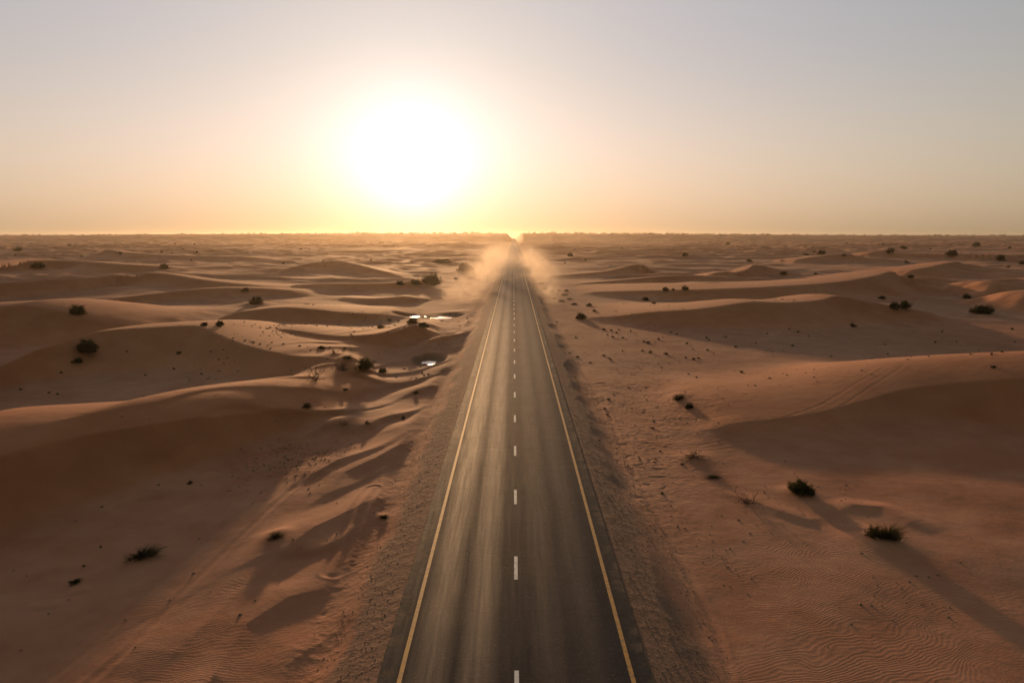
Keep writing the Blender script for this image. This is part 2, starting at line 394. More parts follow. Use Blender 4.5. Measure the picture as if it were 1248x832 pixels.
# ------------------------------------------------------------------ terrain sheet (one sheet, finer near the camera)
def build_ground():
    ys = [-260., -200, -150, -110, -80, -58, -40, -26, -14, -4, 3, 8, 12, 15, 17.5]
    y = 19.0
    while y < 4400:
        ys.append(y)
        if y < 2400: y += float(np.clip(y * y / 13500 * .62, .085, .0058 * y))
        else: y *= 1.03
    ys.append(4400.)
    ys = np.array(ys)
    n = 1501
    s = np.linspace(-1, 1, n)
    u = .34 * s + .66 * s ** 3
    W = 60 + .95 * np.maximum(ys, 0) + np.clip(-ys, 0, 300) * .5
    X = W[:, None] * u[None, :]; Y = np.repeat(ys[:, None], n, 1)
    h, g, p, r, d, lm, wt = terrain(X, Y, True)
    V = np.stack([X, Y, h], -1).reshape(-1, 3)
    i = np.arange(len(ys) - 1)[:, None] * n + np.arange(n - 1)[None, :]
    F = np.stack([i, i + 1, i + 1 + n, i + n], -1).reshape(-1, 4)
    o = mesh_np('ground', V, F, M_SAND)
    for nm, a in (('gravel', g), ('plain', p), ('ripple', r), ('dune', d), ('lump', lm), ('wet', wt)):
        at_ = o.data.attributes.new(nm, 'FLOAT', 'POINT'); at_.data.foreach_set('value', a.astype(np.float32).ravel())
    tag(o, 'rolling brown desert sand with dunes and gravelly flats either side of the road', kind='structure')
    return o
build_ground()

# ------------------------------------------------------------------ road
def asphalt_mat():
    t = NT('asphalt')
    geo = t.n('NewGeometry'); pos = geo.outputs['Position']
    sep = t.n('SeparateXYZ'); t.l(pos, sep.inputs[0]); X = sep.outputs[0]
    st = t.n('Mapping'); st.inputs['Scale'].default_value = (1, .035, 1); t.l(pos, st.inputs['Vector'])
    streak = t.noise(st.outputs[0], 1.7, 5, .62); streak2 = t.noise(st.outputs[0], 5.5, 3, .6)
    patch = t.noise(pos, .25, 4, .6); agg = t.noise(pos, 26, 3, .8)
    def band(c, w):
        return t.math('SUBTRACT', 1.0, t.math('DIVIDE', t.math('ABSOLUTE', t.math('SUBTRACT', X, c)), w), clamp=True)
    tr = None
    for c, a in ((-3.15, .9), (-1.35, 1.), (1.45, .35), (3.05, .35)):
        b = t.math('MULTIPLY', t.math('SMOOTH_MIN', band(c, .85), .75, .3), a)
        tr = b if tr is None else t.math('ADD', tr, b)
    tr = t.math('MULTIPLY', tr, t.remap(streak, .3, .65, .62, 1.06))
    c = t.mix(tr, (.0125, .0138, .0240), (.031, .0285, .034))
    edge = t.remap(t.math('ABSOLUTE', t.math('SUBTRACT', X, .1)), 4.3, 4.75)
    c = t.mix(t.math('MULTIPLY', edge, .8), c, (.034, .033, .036))
    c = t.mix(t.remap(streak2, .3, .75, 0, .35), c, (.024, .022, .021))
    c = t.mix(t.remap(patch, .5, .8, 0, .16), c, (.11, .085, .062))
    c = t.mix(t.remap(agg, .45, .72, 0, .25), c, t.mix(.5, c, (.16, .14, .12)))
    spk = t.n('TexVoronoi'); spk.inputs['Scale'].default_value = 22; t.l(pos, spk.inputs['Vector'])
    c = t.mix(t.remap(spk.outputs['Color'], .78, 1., 0, .50), c, (.16, .135, .11))
    ck = t.n('Mapping'); ck.inputs['Scale'].default_value = (.25, 1, 1); t.l(pos, ck.inputs['Vector'])
    seam = t.math('ABSOLUTE', t.math('SUBTRACT', t.noise(ck.outputs[0], .22, 6, .7), .5))
    c = t.mix(t.remap(seam, .0, .014, .6, 0), c, (.012, .011, .011))
    # blown sand dusting towards both sides
    sn = t.noise(pos, .9, 5, .7)
    sm = t.math('MULTIPLY', t.remap(t.math('ABSOLUTE', t.math('SUBTRACT', X, .05)), 4.35, 5.1), t.remap(sn, .50, .62))
    c = t.mix(t.math('MULTIPLY', sm, .55), c, (.20, .13, .088))
    tg = t.n('Mapping'); tg.inputs['Scale'].default_value = (.55, .30, 1); tg.inputs['Rotation'].default_value = (0, 0, .5); t.l(pos, tg.inputs['Vector'])
    tn = t.noise(tg.outputs[0], .8, 5, .68)
    side = t.remap(t.math('ABSOLUTE', t.math('SUBTRACT', X, .05)), 3.3, 5.1, -.13, .10)
    c = t.mix(t.math('MULTIPLY', t.remap(t.math('ADD', tn, side), .60, .70), .45), c, (.19, .12, .078))
    b = t.n('Bump'); b.inputs['Strength'].default_value = .7; b.inputs['Distance'].default_value = .012; t.l(agg, b.inputs['Height'])
    p = t.n('BsdfPrincipled')
    rgh = t.math('SUBTRACT', .66, t.math('MULTIPLY', tr, .06))
    t.l(t.math('ADD', rgh, t.remap(streak2, .3, .7, -.04, .05)), p.inputs['Roughness']); t.l(t.math('MULTIPLY_ADD', tr, .08, .02), p.inputs['Specular IOR Level'])
    t.l(c, p.inputs['Base Color']); t.l(b.outputs[0], p.inputs['Normal']); t.l(p.outputs[0], t.out.inputs['Surface'])
    return t.m
M_ROAD = asphalt_mat()
def paint(name, col, wear):
    t = NT(name)
    geo = t.n('NewGeometry'); pos = geo.outputs['Position']
    n1 = t.noise(pos, 3.2, 5, .75); n2 = t.noise(pos, 30, 3, .7)
    m = t.math('MULTIPLY', t.remap(t.math('ADD', t.math('MULTIPLY', n1, .6), t.math('MULTIPLY', n2, .4)), .47, .60), wear)
    c = t.mix(m, col, (.07, .06, .05))
    p = t.n('BsdfPrincipled', i_Roughness=.65); p.inputs['Specular IOR Level'].default_value = .3
    t.l(c, p.inputs['Base Color']); t.l(p.outputs[0], t.out.inputs['Surface'])
    return t.m
M_WHITE = paint('white_paint', (.60, .60, .60), .5)
M_YEL = paint('yellow_paint', (.43, .205, .024), .8)

def strip(name, x0, x1, ys, z, mat, jag=0.0, thick=None):
    ys = np.asarray(ys, float)
    def wob(s, a): return a * (fbm(ys / 1.1, ys * 0 + s, 3, 5) + .6 * perlin(ys / .25, ys * 0 + s, 6))
    xl = x0 + (wob(1., jag) if jag else 0); xr = x1 + (wob(9., jag) if jag else 0)
    n = len(ys)
    V = [np.stack([xl + 0 * ys, ys, 0 * ys + z], -1), np.stack([xr + 0 * ys, ys, 0 * ys + z], -1)]
    if thick: V += [np.stack([xl - .06 + 0 * ys, ys, 0 * ys + z - thick], -1), np.stack([xr + .06 + 0 * ys, ys, 0 * ys + z - thick], -1)]
    V = np.concatenate(V); i = np.arange(n - 1)
    F = [np.stack([i, i + n, i + n + 1, i + 1], -1)]
    if thick: F += [np.stack([i + 2 * n, i, i + 1, i + 1 + 2 * n], -1), np.stack([i + n, i + 3 * n, i + 3 * n + 1, i + n + 1], -1)]
    return mesh_np(name, V, np.concatenate(F), mat, smooth=False)
ysr = np.concatenate([np.arange(-250, 15, 5.), np.arange(15, 140, .12), np.geomspace(140, 4390, 400)])
tag(strip('road', -4.98, 5.08, ysr, 0.0, M_ROAD, .035, .16), 'straight two lane asphalt road running to the horizon', kind='structure')
for xc in (-4.16, 4.36):
    tag(strip('edge_line', xc - .085, xc + .085, ysr, .005, M_YEL, .006), 'yellow painted edge line of the road', kind='structure')
V = []; F = []
k = -20
while True:
    y0 = 30.06 + 9.15 * k
    if y0 > 1500: break
    j = len(V); V += [(.03, y0, .005), (.20, y0, .005), (.20, y0 + 2.35, .005), (.03, y0 + 2.35, .005)]; F.append((j, j + 1, j + 2, j + 3)); k += 1
tag(mesh_np('centre_line', V, F, M_WHITE, False), 'white dashed centre line of the road', kind='structure')

# ------------------------------------------------------------------ pools of water in the flat
def water_mat():
    t = NT('water')
    geo = t.n('NewGeometry')
    p = t.n('BsdfPrincipled', i_Roughness=.16); p.inputs['Base Color'].default_value = (.06, .045, .03, 1); p.inputs['IOR'].default_value = 1.33
    b = t.n('Bump'); b.inputs['Strength'].default_value = .3; b.inputs['Distance'].default_value = .01
    t.l(t.noise(geo.outputs['Position'], 5, 2, .5), b.inputs['Height']); t.l(b.outputs[0], p.inputs['Normal'])
    t.l(p.outputs[0], t.out.inputs['Surface']); return t.m
M_WATER = water_mat()
for mx, my, rx, ry in _PL:
    a = np.linspace(0, 2 * np.pi, 41)[:-1]; rr = 1.5 + .25 * np.cos(a * 3 + mx)
    V = np.stack([mx + rx * 1.15 * rr * np.cos(a), my + ry * 1.6 * rr * np.sin(a), 0 * a + PZ], -1)
    me = bpy.data.meshes.new('water'); me.from_pydata([tuple(v) for v in V], [], [tuple(range(40))]); me.materials.append(M_WATER)
    o = bpy.data.objects.new('water', me); COL.objects.link(o)
    tag(o, 'shallow pool of water on the flat left of the road', kind='structure')

# ------------------------------------------------------------------ plants
def leafmat(name, a, b_, trans=.28):
    t = NT(name)
    oi = t.n('ObjectInfo'); geo = t.n('NewGeometry')
    n = t.noise(geo.outputs['Position'], 3.5, 3, .6)
    c = t.mix(t.remap(n, .3, .7), a, b_)
    c = t.mix(t.math('MULTIPLY', oi.outputs['Random'], .35), c, (.07, .055, .03))
    d = t.n('BsdfDiffuse'); tr = t.n('BsdfTranslucent'); m = t.n('MixShader'); m.inputs[0].default_value = trans
    t.l(c, d.inputs['Color']); t.l(c, tr.inputs['Color']); t.l(d.outputs[0], m.inputs[1]); t.l(tr.outputs[0], m.inputs[2])
    t.l(m.outputs[0], t.out.inputs['Surface']); return t.m
M_LEAF = leafmat('shrub_leaves', (.040, .040, .018), (.068, .062, .028))
M_GRASS = leafmat('dry_grass', (.045, .042, .020), (.11, .085, .042), .25)
M_TWIG = leafmat('dry_twigs', (.085, .060, .040), (.13, .095, .062), 0.)

def tube(pts, r0, r1, V, F, k=4):
    pts = np.asarray(pts, float); n = len(pts); base = len(V)
    for i in range(n):
        r = r0 + (r1 - r0) * i / (n - 1)
        d = pts[min(i + 1, n - 1)] - pts[max(i - 1, 0)]; d /= np.linalg.norm(d) + 1e-9
        a = np.cross(d, (0.3, .9, .1)); a /= np.linalg.norm(a) + 1e-9; b = np.cross(d, a)
        for j in range(k):
            q = 2 * math.pi * j / k; V.append(tuple(pts[i] + r * (math.cos(q) * a + math.sin(q) * b)))
    for i in range(n - 1):
        for j in range(k):
            F.append((base + i * k + j, base + i * k + (j + 1) % k, base + (i + 1) * k + (j + 1) % k, base + (i + 1) * k + j))
def branchy(seed, n=26, spread=1.0, hgt=.8, wander=.2, sub=4):
    r = np.random.default_rng(seed); V = []; F = []; tips = []
    for i in range(n):
        az = r.random() * 2 * math.pi; el = r.uniform(.15, 1.35); L = r.uniform(.6, 1.05)
        d = np.array([math.cos(az) * math.cos(el) * .5 * spread * 1.15, math.sin(az) * math.cos(el) * .5 * spread * 1.15, math.sin(el) * hgt])
        p = [np.array([r.normal(0, .04), r.normal(0, .04), -.04])]
        for s in range(5):
            p.append(p[-1] + d * L / 5 + r.normal(0, wander / 6, 3) * np.array([1, 1, .6])); p[-1][2] = max(p[-1][2], .0)
        tube(p, .014, .004, V, F, 3); tips += [p[-1], p[-2], p[-3]]
        for q in range(sub):
            b = p[r.integers(2, 5)]; e = b + d * .3 + r.normal(0, .1, 3); e[2] = max(e[2], .02)
            tube([b, (b + e) / 2 + r.normal(0, .02, 3), e], .007, .002, V, F, 3); tips.append(e)
    return V, F, np.array(tips)
def leaves(tips, seed, per=30, size=.03, sig=.07):
    r = np.random.default_rng(seed)
    c = np.repeat(tips, per, 0) + r.normal(0, sig, (len(tips) * per, 3)); c[:, 2] = np.abs(c[:, 2]) + .01
    n = len(c); a = r.normal(0, 1, (n, 3)); a /= np.linalg.norm(a, axis=1)[:, None]
    b = np.cross(a, r.normal(0, 1, (n, 3))); b /= np.linalg.norm(b, axis=1)[:, None]
    s = size * r.uniform(.6, 1.3, (n, 1))
    V = np.stack([c - a * s, c + b * s * .45, c + a * s, c - b * s * .45], 1).reshape(-1, 3)
    F = np.arange(4 * n).reshape(-1, 4); return V, F
def blades(seed, n=420, lean=.35, h=.55, spread=.5):
    r = np.random.default_rng(seed); V = []; F = []
    for i in range(n):
        az = r.random() * 2 * math.pi; rad = spread * abs(r.normal(0, .33)) ; b0 = np.array([rad * math.cos(az), rad * math.sin(az) * .7, -.03])
        L = h * r.uniform(.45, 1.15) * math.exp(-rad * .9); tilt = r.uniform(.1, 1.0) + rad
        d = np.array([math.cos(az) * tilt + lean, math.sin(az) * tilt, 1.2]); d /= np.linalg.norm(d)
        w = r.uniform(.005, .011); side = np.array([-math.sin(az + 1), math.cos(az + 1), 0]) * w
        p1 = b0 + d * L * .5; p2 = b0 + d * L + np.array([lean * .3 * L + math.cos(az) * .25 * L, math.sin(az) * .25 * L, -.22 * L])
        j = len(V); V += [b0 - side, b0 + side, p1 + side * .8, p1 - side * .8, p2 + side * .2, p2 - side * .2]
        F += [(j, j + 1, j + 2, j + 3), (j + 3, j + 2, j + 4, j + 5)]
    return np.array(V), F
class Proto:
    def __init__(s, name, parts):
        s.name = name; s.parts = parts; s.me = []
        for pn, V, F, mat in parts:
            V = np.asarray(V, np.float32); me = bpy.data.meshes.new(pn)
            F = np.asarray(F, np.int32)
            me.vertices.add(len(V)); me.vertices.foreach_set('co', V.ravel())
            me.loops.add(F.size); me.loops.foreach_set('vertex_index', F.ravel())
            me.polygons.add(len(F)); me.polygons.foreach_set('loop_start', np.arange(len(F), dtype=np.int32) * 4)
            me.update(calc_edges=True); me.materials.append(mat); s.me.append((pn, me))
def proto_bush(seed, flat=.62, per=46, sz=.034):
    V, F, tips = branchy(seed, 30, 1.0, flat)
    LV, LF = leaves(tips, seed + 1, per, sz, .060)
    return Proto('desert_shrub', [('branches', V, F, M_TWIG), ('foliage', LV, LF, M_LEAF)])
BUSH = [proto_bush(1), proto_bush(2, .5), proto_bush(3, .72, 40), proto_bush(4, .42, 26, .03)]
def proto_tuft(seed, lean=.35, h=.5, n=430):
    V, F = blades(seed, n, lean, h)
    BV, BF, tips = branchy(seed + 9, 10, .8, .3, .2, 2)
    return Proto('grass_tussock', [('blades', V, F, M_GRASS), ('stems', BV, BF, M_TWIG)])
TUFT = [proto_tuft(11), proto_tuft(12, -.3, .42), proto_tuft(13, .1, .6, 520)]
_d1 = branchy(21, 24, 1.0, .6, .5, 6); _d2 = branchy(22, 14, 1.0, .8, .7, 5)
DEAD = [Proto('dead_shrub', [('twigs', _d1[0], _d1[1], M_TWIG)]), Proto('dead_shrub', [('twigs', _d2[0], _d2[1], M_TWIG)])]
def merged_proto(name, P):
    Vs = []; Fs = []; o = 0
    V0 = np.concatenate([np.asarray(p[1], float) for p in P.parts]); off = 0; F0 = []
    for p in P.parts: F0.append(np.asarray(p[2]) + off); off += len(p[1])
    return Proto(name, [('foliage', V0, np.concatenate(F0), M_LEAF)])
small_b = []
for sd_ in (31, 32, 33):
    V_, F_, tp = branchy(sd_, 12, 1.0, .5, .3, 2); LV, LF = leaves(tp, sd_, 14, .055, .07)
    small_b.append(Proto('desert_shrub', [('foliage', np.concatenate([np.array(V_), LV]), np.concatenate([np.array(F_), LF + len(V_)]), M_LEAF)]))

PLACE = []   # (px, py, width px, kind, label, category, group, height factor)
def pl_(px, py, w, kind, label, cat='shrub', group=None, hf=1.0): PLACE.append((px, py, w, kind, label, cat, group, hf))
# left
pl_(47,326,13,'b1','dark low shrub beside a lit sand patch near the left edge, far out')
pl_(200,327,11,'b0','lone round dark shrub on the far left plain, beyond the crossing dune lines')
pl_(22,306,9,'b3','flat dark shrub farthest out at the left edge of view')
pl_(95,384,17,'b2','spiky dark shrub on the right flank of the orange lit left dune',hf=1.1)
pl_(107,430,25,'b0','large dark shrub on the shaded face of the second left dune',hf=1.0)
pl_(95,443,12,'b3','small dark shrub just below the large one on the shaded left dune face')
pl_(249,397,9,'b1','small dark shrub at the peak of the second left dune, left one of two')
pl_(268,397,11,'b0','small round shrub at the peak of the second left dune, right one of two')
pl_(218,431,8,'s0','tiny dark shrub alone in the middle of the shaded left dune face')
pl_(299,356,9,'b0','small dark shrub right of a bright sand patch on the far left flats')
pl_(313,370,17,'b1','reddish dark shrub on the flats behind the second left dune')
pl_(174,678,46,'t0','dark green windblown grass tussock, the largest on the near left sand','tussock',hf=.8)
pl_(91,711,13,'s0','small dark tuft below and left of the large near left tussock','tussock')
pl_(336,655,28,'t1','grass tussock leaning beside the lit near left sand ridge','tussock',hf=1.0)
pl_(232,589,8,'s1','small dark tuft alone on the smooth shaded near left dune','tussock')
pl_(467,631,15,'t2','small tussock on the left edge of the roadside gravel','tussock')
pl_(374,497,14,'b3','dark low shrub on the tail of the large foreground left dune')
pl_(382,462,26,'d1','dead twiggy shrub with one long bare stick on the lit left hummock','dead shrub',hf=1.2)
pl_(416,451,22,'d0','dead grey shrub at the crest of the lit left hummock','dead shrub',hf=1.0)
pl_(446,450,24,'b2','dense dark bush right of the lit left hummock',hf=1.05)
pl_(466,454,13,'b1','small dark bush just right of the dense one by the lit hummock')
pl_(392,425,10,'b1','small bush left of the sparse tufts behind the lit hummock')
pl_(407,431,13,'d0','sparse brown shrub among the tufts behind the lit hummock','dead shrub')
pl_(423,438,15,'t2','pale dry grass clump just behind the dense dark bush','tussock')
pl_(420,426,6,'s1','tiny tuft above the pale dry grass clump behind the hummock','tussock')
pl_(503,394,14,'b0','left of two dark bushes by the pools left of the road',hf=1.2)
pl_(516,399,15,'b1','right and lower of two dark bushes by the pools left of the road')
pl_(464,400,11,'b3','low dark shrub on the flat left of the two bushes by the pools')
pl_(475,391,7,'s0','small thin shrub above the low one on the flat by the pools')
pl_(524,347,30,'b2','large green bush glowing in the haze left of the dust cloud',hf=.85)
pl_(506,347,16,'b3','low bush row piece touching the large green bush on its left')
pl_(488,347,12,'b1','small low bush left of the large green bush in the haze')
pl_(567,330,22,'b0','rounded green bush in the haze just left of the dust cloud',hf=.9)
pl_(580,319,26,'b3','long flat green shrub far off in the haze beside the road','shrub',hf=.5)
pl_(541,320,24,'b1','far hazy green shrub left of the long flat one','shrub',hf=.5)
pl_(556,340,7,'s0','tiny shrub below the rounded green bush in the haze')
pl_(418,519,14,'d1','dry low tuft on the lit crest left of the road drift','tussock')
pl_(448,516,8,'s1','small dark tuft right of the dry low one on the lit crest','tussock')
pl_(507,480,9,'b3','small dark tuft on the orange sand beside the roadside gravel','tussock')
pl_(493,510,9,'s2','dark sprig low on the orange sand drift beside the road','tussock')
pl_(421,476,8,'s0','small dark sprig in the shade under the lit hummock','tussock')
# right
pl_(708,388,15,'b0','dark bush on the flat nearest the road on the right')
pl_(718,373,8,'b1','small shrub behind the bush nearest the road, upper of two')
pl_(724,380,7,'s1','small shrub behind the bush nearest the road, lower of two')
pl_(787,366,9,'b1','small dark shrub before the third right dune, left of two')
pl_(797,370,7,'s0','small dark shrub before the third right dune, right of two')
pl_(835,353,11,'b3','dark flat shrub under a right dune line, rightmost of three')
pl_(811,354,9,'b1','dark flat shrub under a right dune line, leftmost of three')
pl_(820,354,6,'s2','dark flat shrub under a right dune line, middle of three')
pl_(695,312,8,'b0','far round shrub close right of the dust cloud')
pl_(835,312,8,'b0','far dark shrub midway along the right dune field horizon')
pl_(827,487,18,'t2','spiky green tussock on the pale flat before the large right dune','tussock',hf=1.2)
pl_(840,497,14,'b3','low flat dark shrub just right of the spiky green tussock')
pl_(843,557,28,'d0','brown low shrub on the slope right of the road','dead shrub',hf=.6)
pl_(870,582,26,'t1','low green mat of grass below the brown shrub on the right slope','tussock',hf=.6)
pl_(975,599,32,'b1','round green bush on the near right sand above the mound',hf=.9)
pl_(1082,655,40,'t2','green tussock on top of the lit sand mound at near right','tussock',hf=1.2)
pl_(1066,652,22,'b3','low leafy clump at the left foot of the tussock on the mound')
pl_(913,612,30,'d1','dead pale twigs sticking out of sand at near right','dead shrub',hf=.7)
pl_(1039,398,9,'s1','lone small shrub on the dark face of the middle right dune')
pl_(1075,364,8,'b1','small shrub above and left of the pair on the right plain')
pl_(1090,376,13,'b0','left bush of the dark pair on the right plain')
pl_(1103,375,14,'b2','right bush of the dark pair on the right plain')
pl_(1178,364,11,'b3','brown shrub at the base of the lit pointed dune on the right')
pl_(1197,381,24,'b1','large dark flat bush on the right plain near the edge of view',hf=.8)
pl_(1110,338,8,'b3','small shrub beside the peak of the dark far right dune')
pl_(955,334,9,'b3','pair-like low shrub in the hollow between right dunes, left one')
pl_(994,334,5,'s0','tiny low shrub in the hollow between right dunes, right one')
pl_(1101,303,8,'b1','far shrub under the horizon, left of three on the right')
pl_(1085,308,10,'b0','far reddish shrub on the crest right of a lit peak')
pl_(1160,313,12,'b1','far dark bush behind the lit orange crest on the right')
pl_(1190,300,8,'b0','farthest dark bush at the upper right of the dune field')
pl_(1219,318,10,'b2','far dark bush near the right edge behind the pointed dune')
pl_(1229,326,5,'s1','tiny far shrub below the dark bush near the right edge')
pl_(1246,322,8,'b3','far shrub cut by the right edge of view')
pl_(1001,310,9,'b1','far dark shrub on the lit rough sand, right of a smaller one')
pl_(982,311,7,'b3','small far green shrub left of the lit rough sand')
pl_(913,319,8,'b3','far shrub beside the small lit crest right of centre')
pl_(1210,448,7,'s0','single tiny sprig on the lit crest at the right edge','tussock')
# small ones nothing tells apart
rs = np.random.default_rng(77)
G1 = [(743,438),(745,403),(751,406),(747,411),(736,402),(785,417),(790,418),(802,414),(783,428),(793,430),(812,432),(836,436),(845,438),(851,437),(862,427),(825,408),(864,415),(885,411),(837,419),(897,423),(849,460),(904,454),(759,412),(768,404)]
for (a, b) in G1: pl_(a, b, rs.uniform(3.5, 7), 's%d' % rs.integers(3), 'tiny dark tuft scattered on the gravelly plain right of the road', 'tussock', 'tufts on the right plain')
for i in range(26):
    a = rs.uniform(740, 1240); b = rs.uniform(398, 442)
    pl_(a, b, rs.uniform(2.2, 4.6), 's%d' % rs.integers(3), 'tiny dark tuft scattered on the gravelly plain right of the road', 'tussock', 'tufts on the right plain')
for (a, b) in [(673,356),(681,354),(688,360),(694,365),(664,352),(676,364),(684,367),(700,371),(660,346),(690,355)]:
    pl_(a, b, rs.uniform(5, 9), 'b%d' % rs.integers(4), 'low scrub bush in the cluster at the right foot of the dust cloud', 'shrub', 'scrub beside the dust cloud', .6)
for i in range(30):
    q = rs.random(); a = 690 + 130 * q + rs.normal(0, 18); b = 430 + 150 * q + rs.normal(0, 26)
    pl_(a, b, rs.uniform(3, 7), 's%d' % rs.integers(3), 'small dry sprig on the stony slope right of the road', 'tussock', 'sprigs on the right slope', .6)
for i in range(34):
    a = rs.uniform(380, 520); b = rs.uniform(386, 450)
    if i % 2: continue
    pl_(a, b, rs.uniform(2.5, 5), 's%d' % rs.integers(3), 'tiny dark tuft on the flats round the pools left of the road', 'tussock', 'tufts on the left flats', .7)
for i in range(44):
    a = rs.uniform(0, 1248)
    if 590 < a < 660: continue
    b = rs.uniform(295.5, 322)
    pl_(a, b, rs.uniform(2, 5) * (1 + (rs.random() < .12)), 's%d' % rs.integers(3), 'tiny far shrub dotted over the distant dune field', 'shrub', 'far shrubs over the dune field', .8)
for (a, b) in [(70,481),(60,479),(102,690),(155,430),(25,475),(212,450),(75,455),(123,666),(177,458)]:
    pl_(a, b, 4, 's1', 'tiny dark sprig on the shaded sand of the left dunes', 'tussock', 'sprigs on the left dunes')
pa = np.array([(p[0], p[1]) for p in PLACE]); D = ray(pa[:, 0], pa[:, 1]); D /= np.linalg.norm(D, axis=1)[:, None]
T = np.geomspace(18, 3200, 1700)
gx = CO[0] + D[:, 0:1] * T; gy = CO[1] + D[:, 1:2] * T; gz = CAM_Z + D[:, 2:3] * T
hh = terrain(gx, gy)
below = gz < hh + .02
hit = np.where(below.any(1), below.argmax(1), len(T) - 1)
first_used = {}
kinds = {'b': BUSH, 't': TUFT, 'd': DEAD, 's': small_b}
for i, (px, py, w, kd, label, cat, group, hf) in enumerate(PLACE):
    t = T[hit[i]]; x, y = gx[i, hit[i]], gy[i, hit[i]]
    P = kinds[kd[0]][int(kd[1]) % len(kinds[kd[0]])]
    if abs(x) < 6.4: continue
    W = w * t / FPX * (.72 if kd[0] in 'bs' else .85)
    nm = {'tussock': 'grass_tussock', 'shrub': 'desert_shrub', 'dead shrub': 'dead_shrub'}[cat]
    z = float(terrain(np.array([x]), np.array([y]))[0])
    if len(P.me) == 1:
        root = bpy.data.objects.new(nm, P.me[0][1])
        COL.objects.link(root)
    else:
        root = bpy.data.objects.new(nm, None); root.empty_display_size = .2; COL.objects.link(root)
        for pn, me in P.me:
            c = bpy.data.objects.new(pn, me); COL.objects.link(c); c.parent = root
    root.location = (x, y, z - .02 * W)
    root.rotation_euler = (0, 0, rs.uniform(-.5, .5) if kd[0] == 't' else rs.uniform(0, 6.28))
    root.scale = (W, W * rs.uniform(.8, 1.1), W * hf * rs.uniform(.9, 1.1))
    tag(root, label, cat, group)

# ------------------------------------------------------------------ loose stones (nobody could count them)
def stones():
    r = np.random.default_rng(5)
    X = []; Y = []; S = []
    def area(n, x0, x1, y0, y1, s0, s1, mask=None, yb=1.0):
        x = r.uniform(x0, x1, n); y = y0 + (y1 - y0) * r.random(n) ** yb
        if mask is not None:
            k = mask(x, y) > r.random(n); x, y = x[k], y[k]
        X.append(x); Y.append(y); S.append(s0 + (s1 - s0) * r.random(len(x)) ** 5)
    area(9000, 5.4, 9.0, 20, 110, .012, .065)
    area(7000, -7.8, -5.3, 20, 110, .012, .06)
    area(9000, 8, 24, 28, 130, .015, .11, lambda x, y: np.clip(.1 + 1.4 * fbm(x / 5, y / 8, 2, 99), 0, 1))
    area(2600, -22, -13, 44, 59, .03, .13, lambda x, y: np.exp(-(((x + 17.5) / 3.6) ** 2 + ((y - 51) / 4.5) ** 2)))
    area(9000, 15, 110, 70, 170, .03, .22, lambda x, y: np.clip(.0 + 1.5 * fbm(x / 14, y / 18, 2, 55), 0, 1))
    area(5000, -45, -9, 78, 150, .04, .28, lambda x, y: np.clip(.05 + 1.4 * fbm(x / 10, y / 14, 2, 56), 0, 1))
    area(500, -30, -8, 26, 70, .02, .12)
    area(250, 9, 45, 26, 70, .015, .06)
    x = np.concatenate(X); y = np.concatenate(Y); s = np.concatenate(S)
    z = terrain(x, y)
    oct_ = np.array([(1,0,0),(.3,.9,0),(-.8,.5,0),(-.7,-.7,0),(.4,-.9,0),(.1,.1,.8),(0,0,-.5)], float)
    tri = np.array([(0,1,5),(1,2,5),(2,3,5),(3,4,5),(4,0,5),(1,0,6),(2,1,6),(3,2,6),(4,3,6),(0,4,6)])
    n = len(x); a = r.random(n) * 6.28
    v = oct_[None] * r.uniform(.6, 1.25, (n, 7, 3)) * s[:, None, None] * np.array([1, 1, .75])
    ca, sa = np.cos(a)[:, None], np.sin(a)[:, None]
    vx = v[..., 0] * ca - v[..., 1] * sa + x[:, None]; vy = v[..., 0] * sa + v[..., 1] * ca + y[:, None]; vz = v[..., 2] + z[:, None] + s[:, None] * .1
    V = np.stack([vx, vy, vz], -1).reshape(-1, 3); F = (tri[None] + 7 * np.arange(n)[:, None, None]).reshape(-1, 3)
    t = NT('stone'); geo = t.n('NewGeometry'); p = t.n('BsdfPrincipled', i_Roughness=.9)
    c = t.mix(t.noise(geo.outputs['Position'], 4, 3, .6), (.10, .065, .048), (.26, .175, .125))
    t.l(c, p.inputs['Base Color']); p.inputs['Specular IOR Level'].default_value = .15; t.l(p.outputs[0], t.out.inputs['Surface'])
    o = mesh_np('gravel', V, F, t.m, False)
    tag(o, 'loose stones and gravel strewn on verges and flats', kind='stuff')
stones()

# ------------------------------------------------------------------ far-off scrub on the plateau skyline
def far_scrub():
    r = np.random.default_rng(15); V = []; F = []; off = 0
    n = 620
    xs = r.uniform(-1650, 1650, n); ys = r.uniform(1900, 2350, n)
    keep = (np.abs(xs) > 17) & (r.random(n) < np.where(np.abs(xs) < 750, 1, .35))
    xs, ys = xs[keep], ys[keep]; zs = terrain(xs, ys)
    for x, y, z in zip(xs, ys, zs):
        w = r.uniform(3, 9) * (1.5 if r.random() < .12 else 1); h = r.uniform(1.8, 5.6) * (1.3 if abs(x) < 500 else .8)
        m = 46
        c = np.stack([r.normal(0, w * .38, m), r.normal(0, w * .38, m), np.abs(r.normal(0, h * .42, m))], -1) + (x, y, z)
        a = r.normal(0, 1, (m, 3)); a /= np.linalg.norm(a, axis=1)[:, None]; b = np.cross(a, r.normal(0, 1, (m, 3))); b /= np.linalg.norm(b, axis=1)[:, None]
        s = r.uniform(.4, .95, (m, 1)); q = np.stack([c - a * s, c + b * s, c + a * s, c - b * s], 1).reshape(-1, 3)
        V.append(q); F.append(np.arange(4 * m).reshape(-1, 4) + off); off += 4 * m
    o = mesh_np('vegetation', np.concatenate(V), np.concatenate(F), M_LEAF, False)
    tag(o, 'thin line of far-off scrub along the plateau skyline', kind='stuff')
far_scrub()

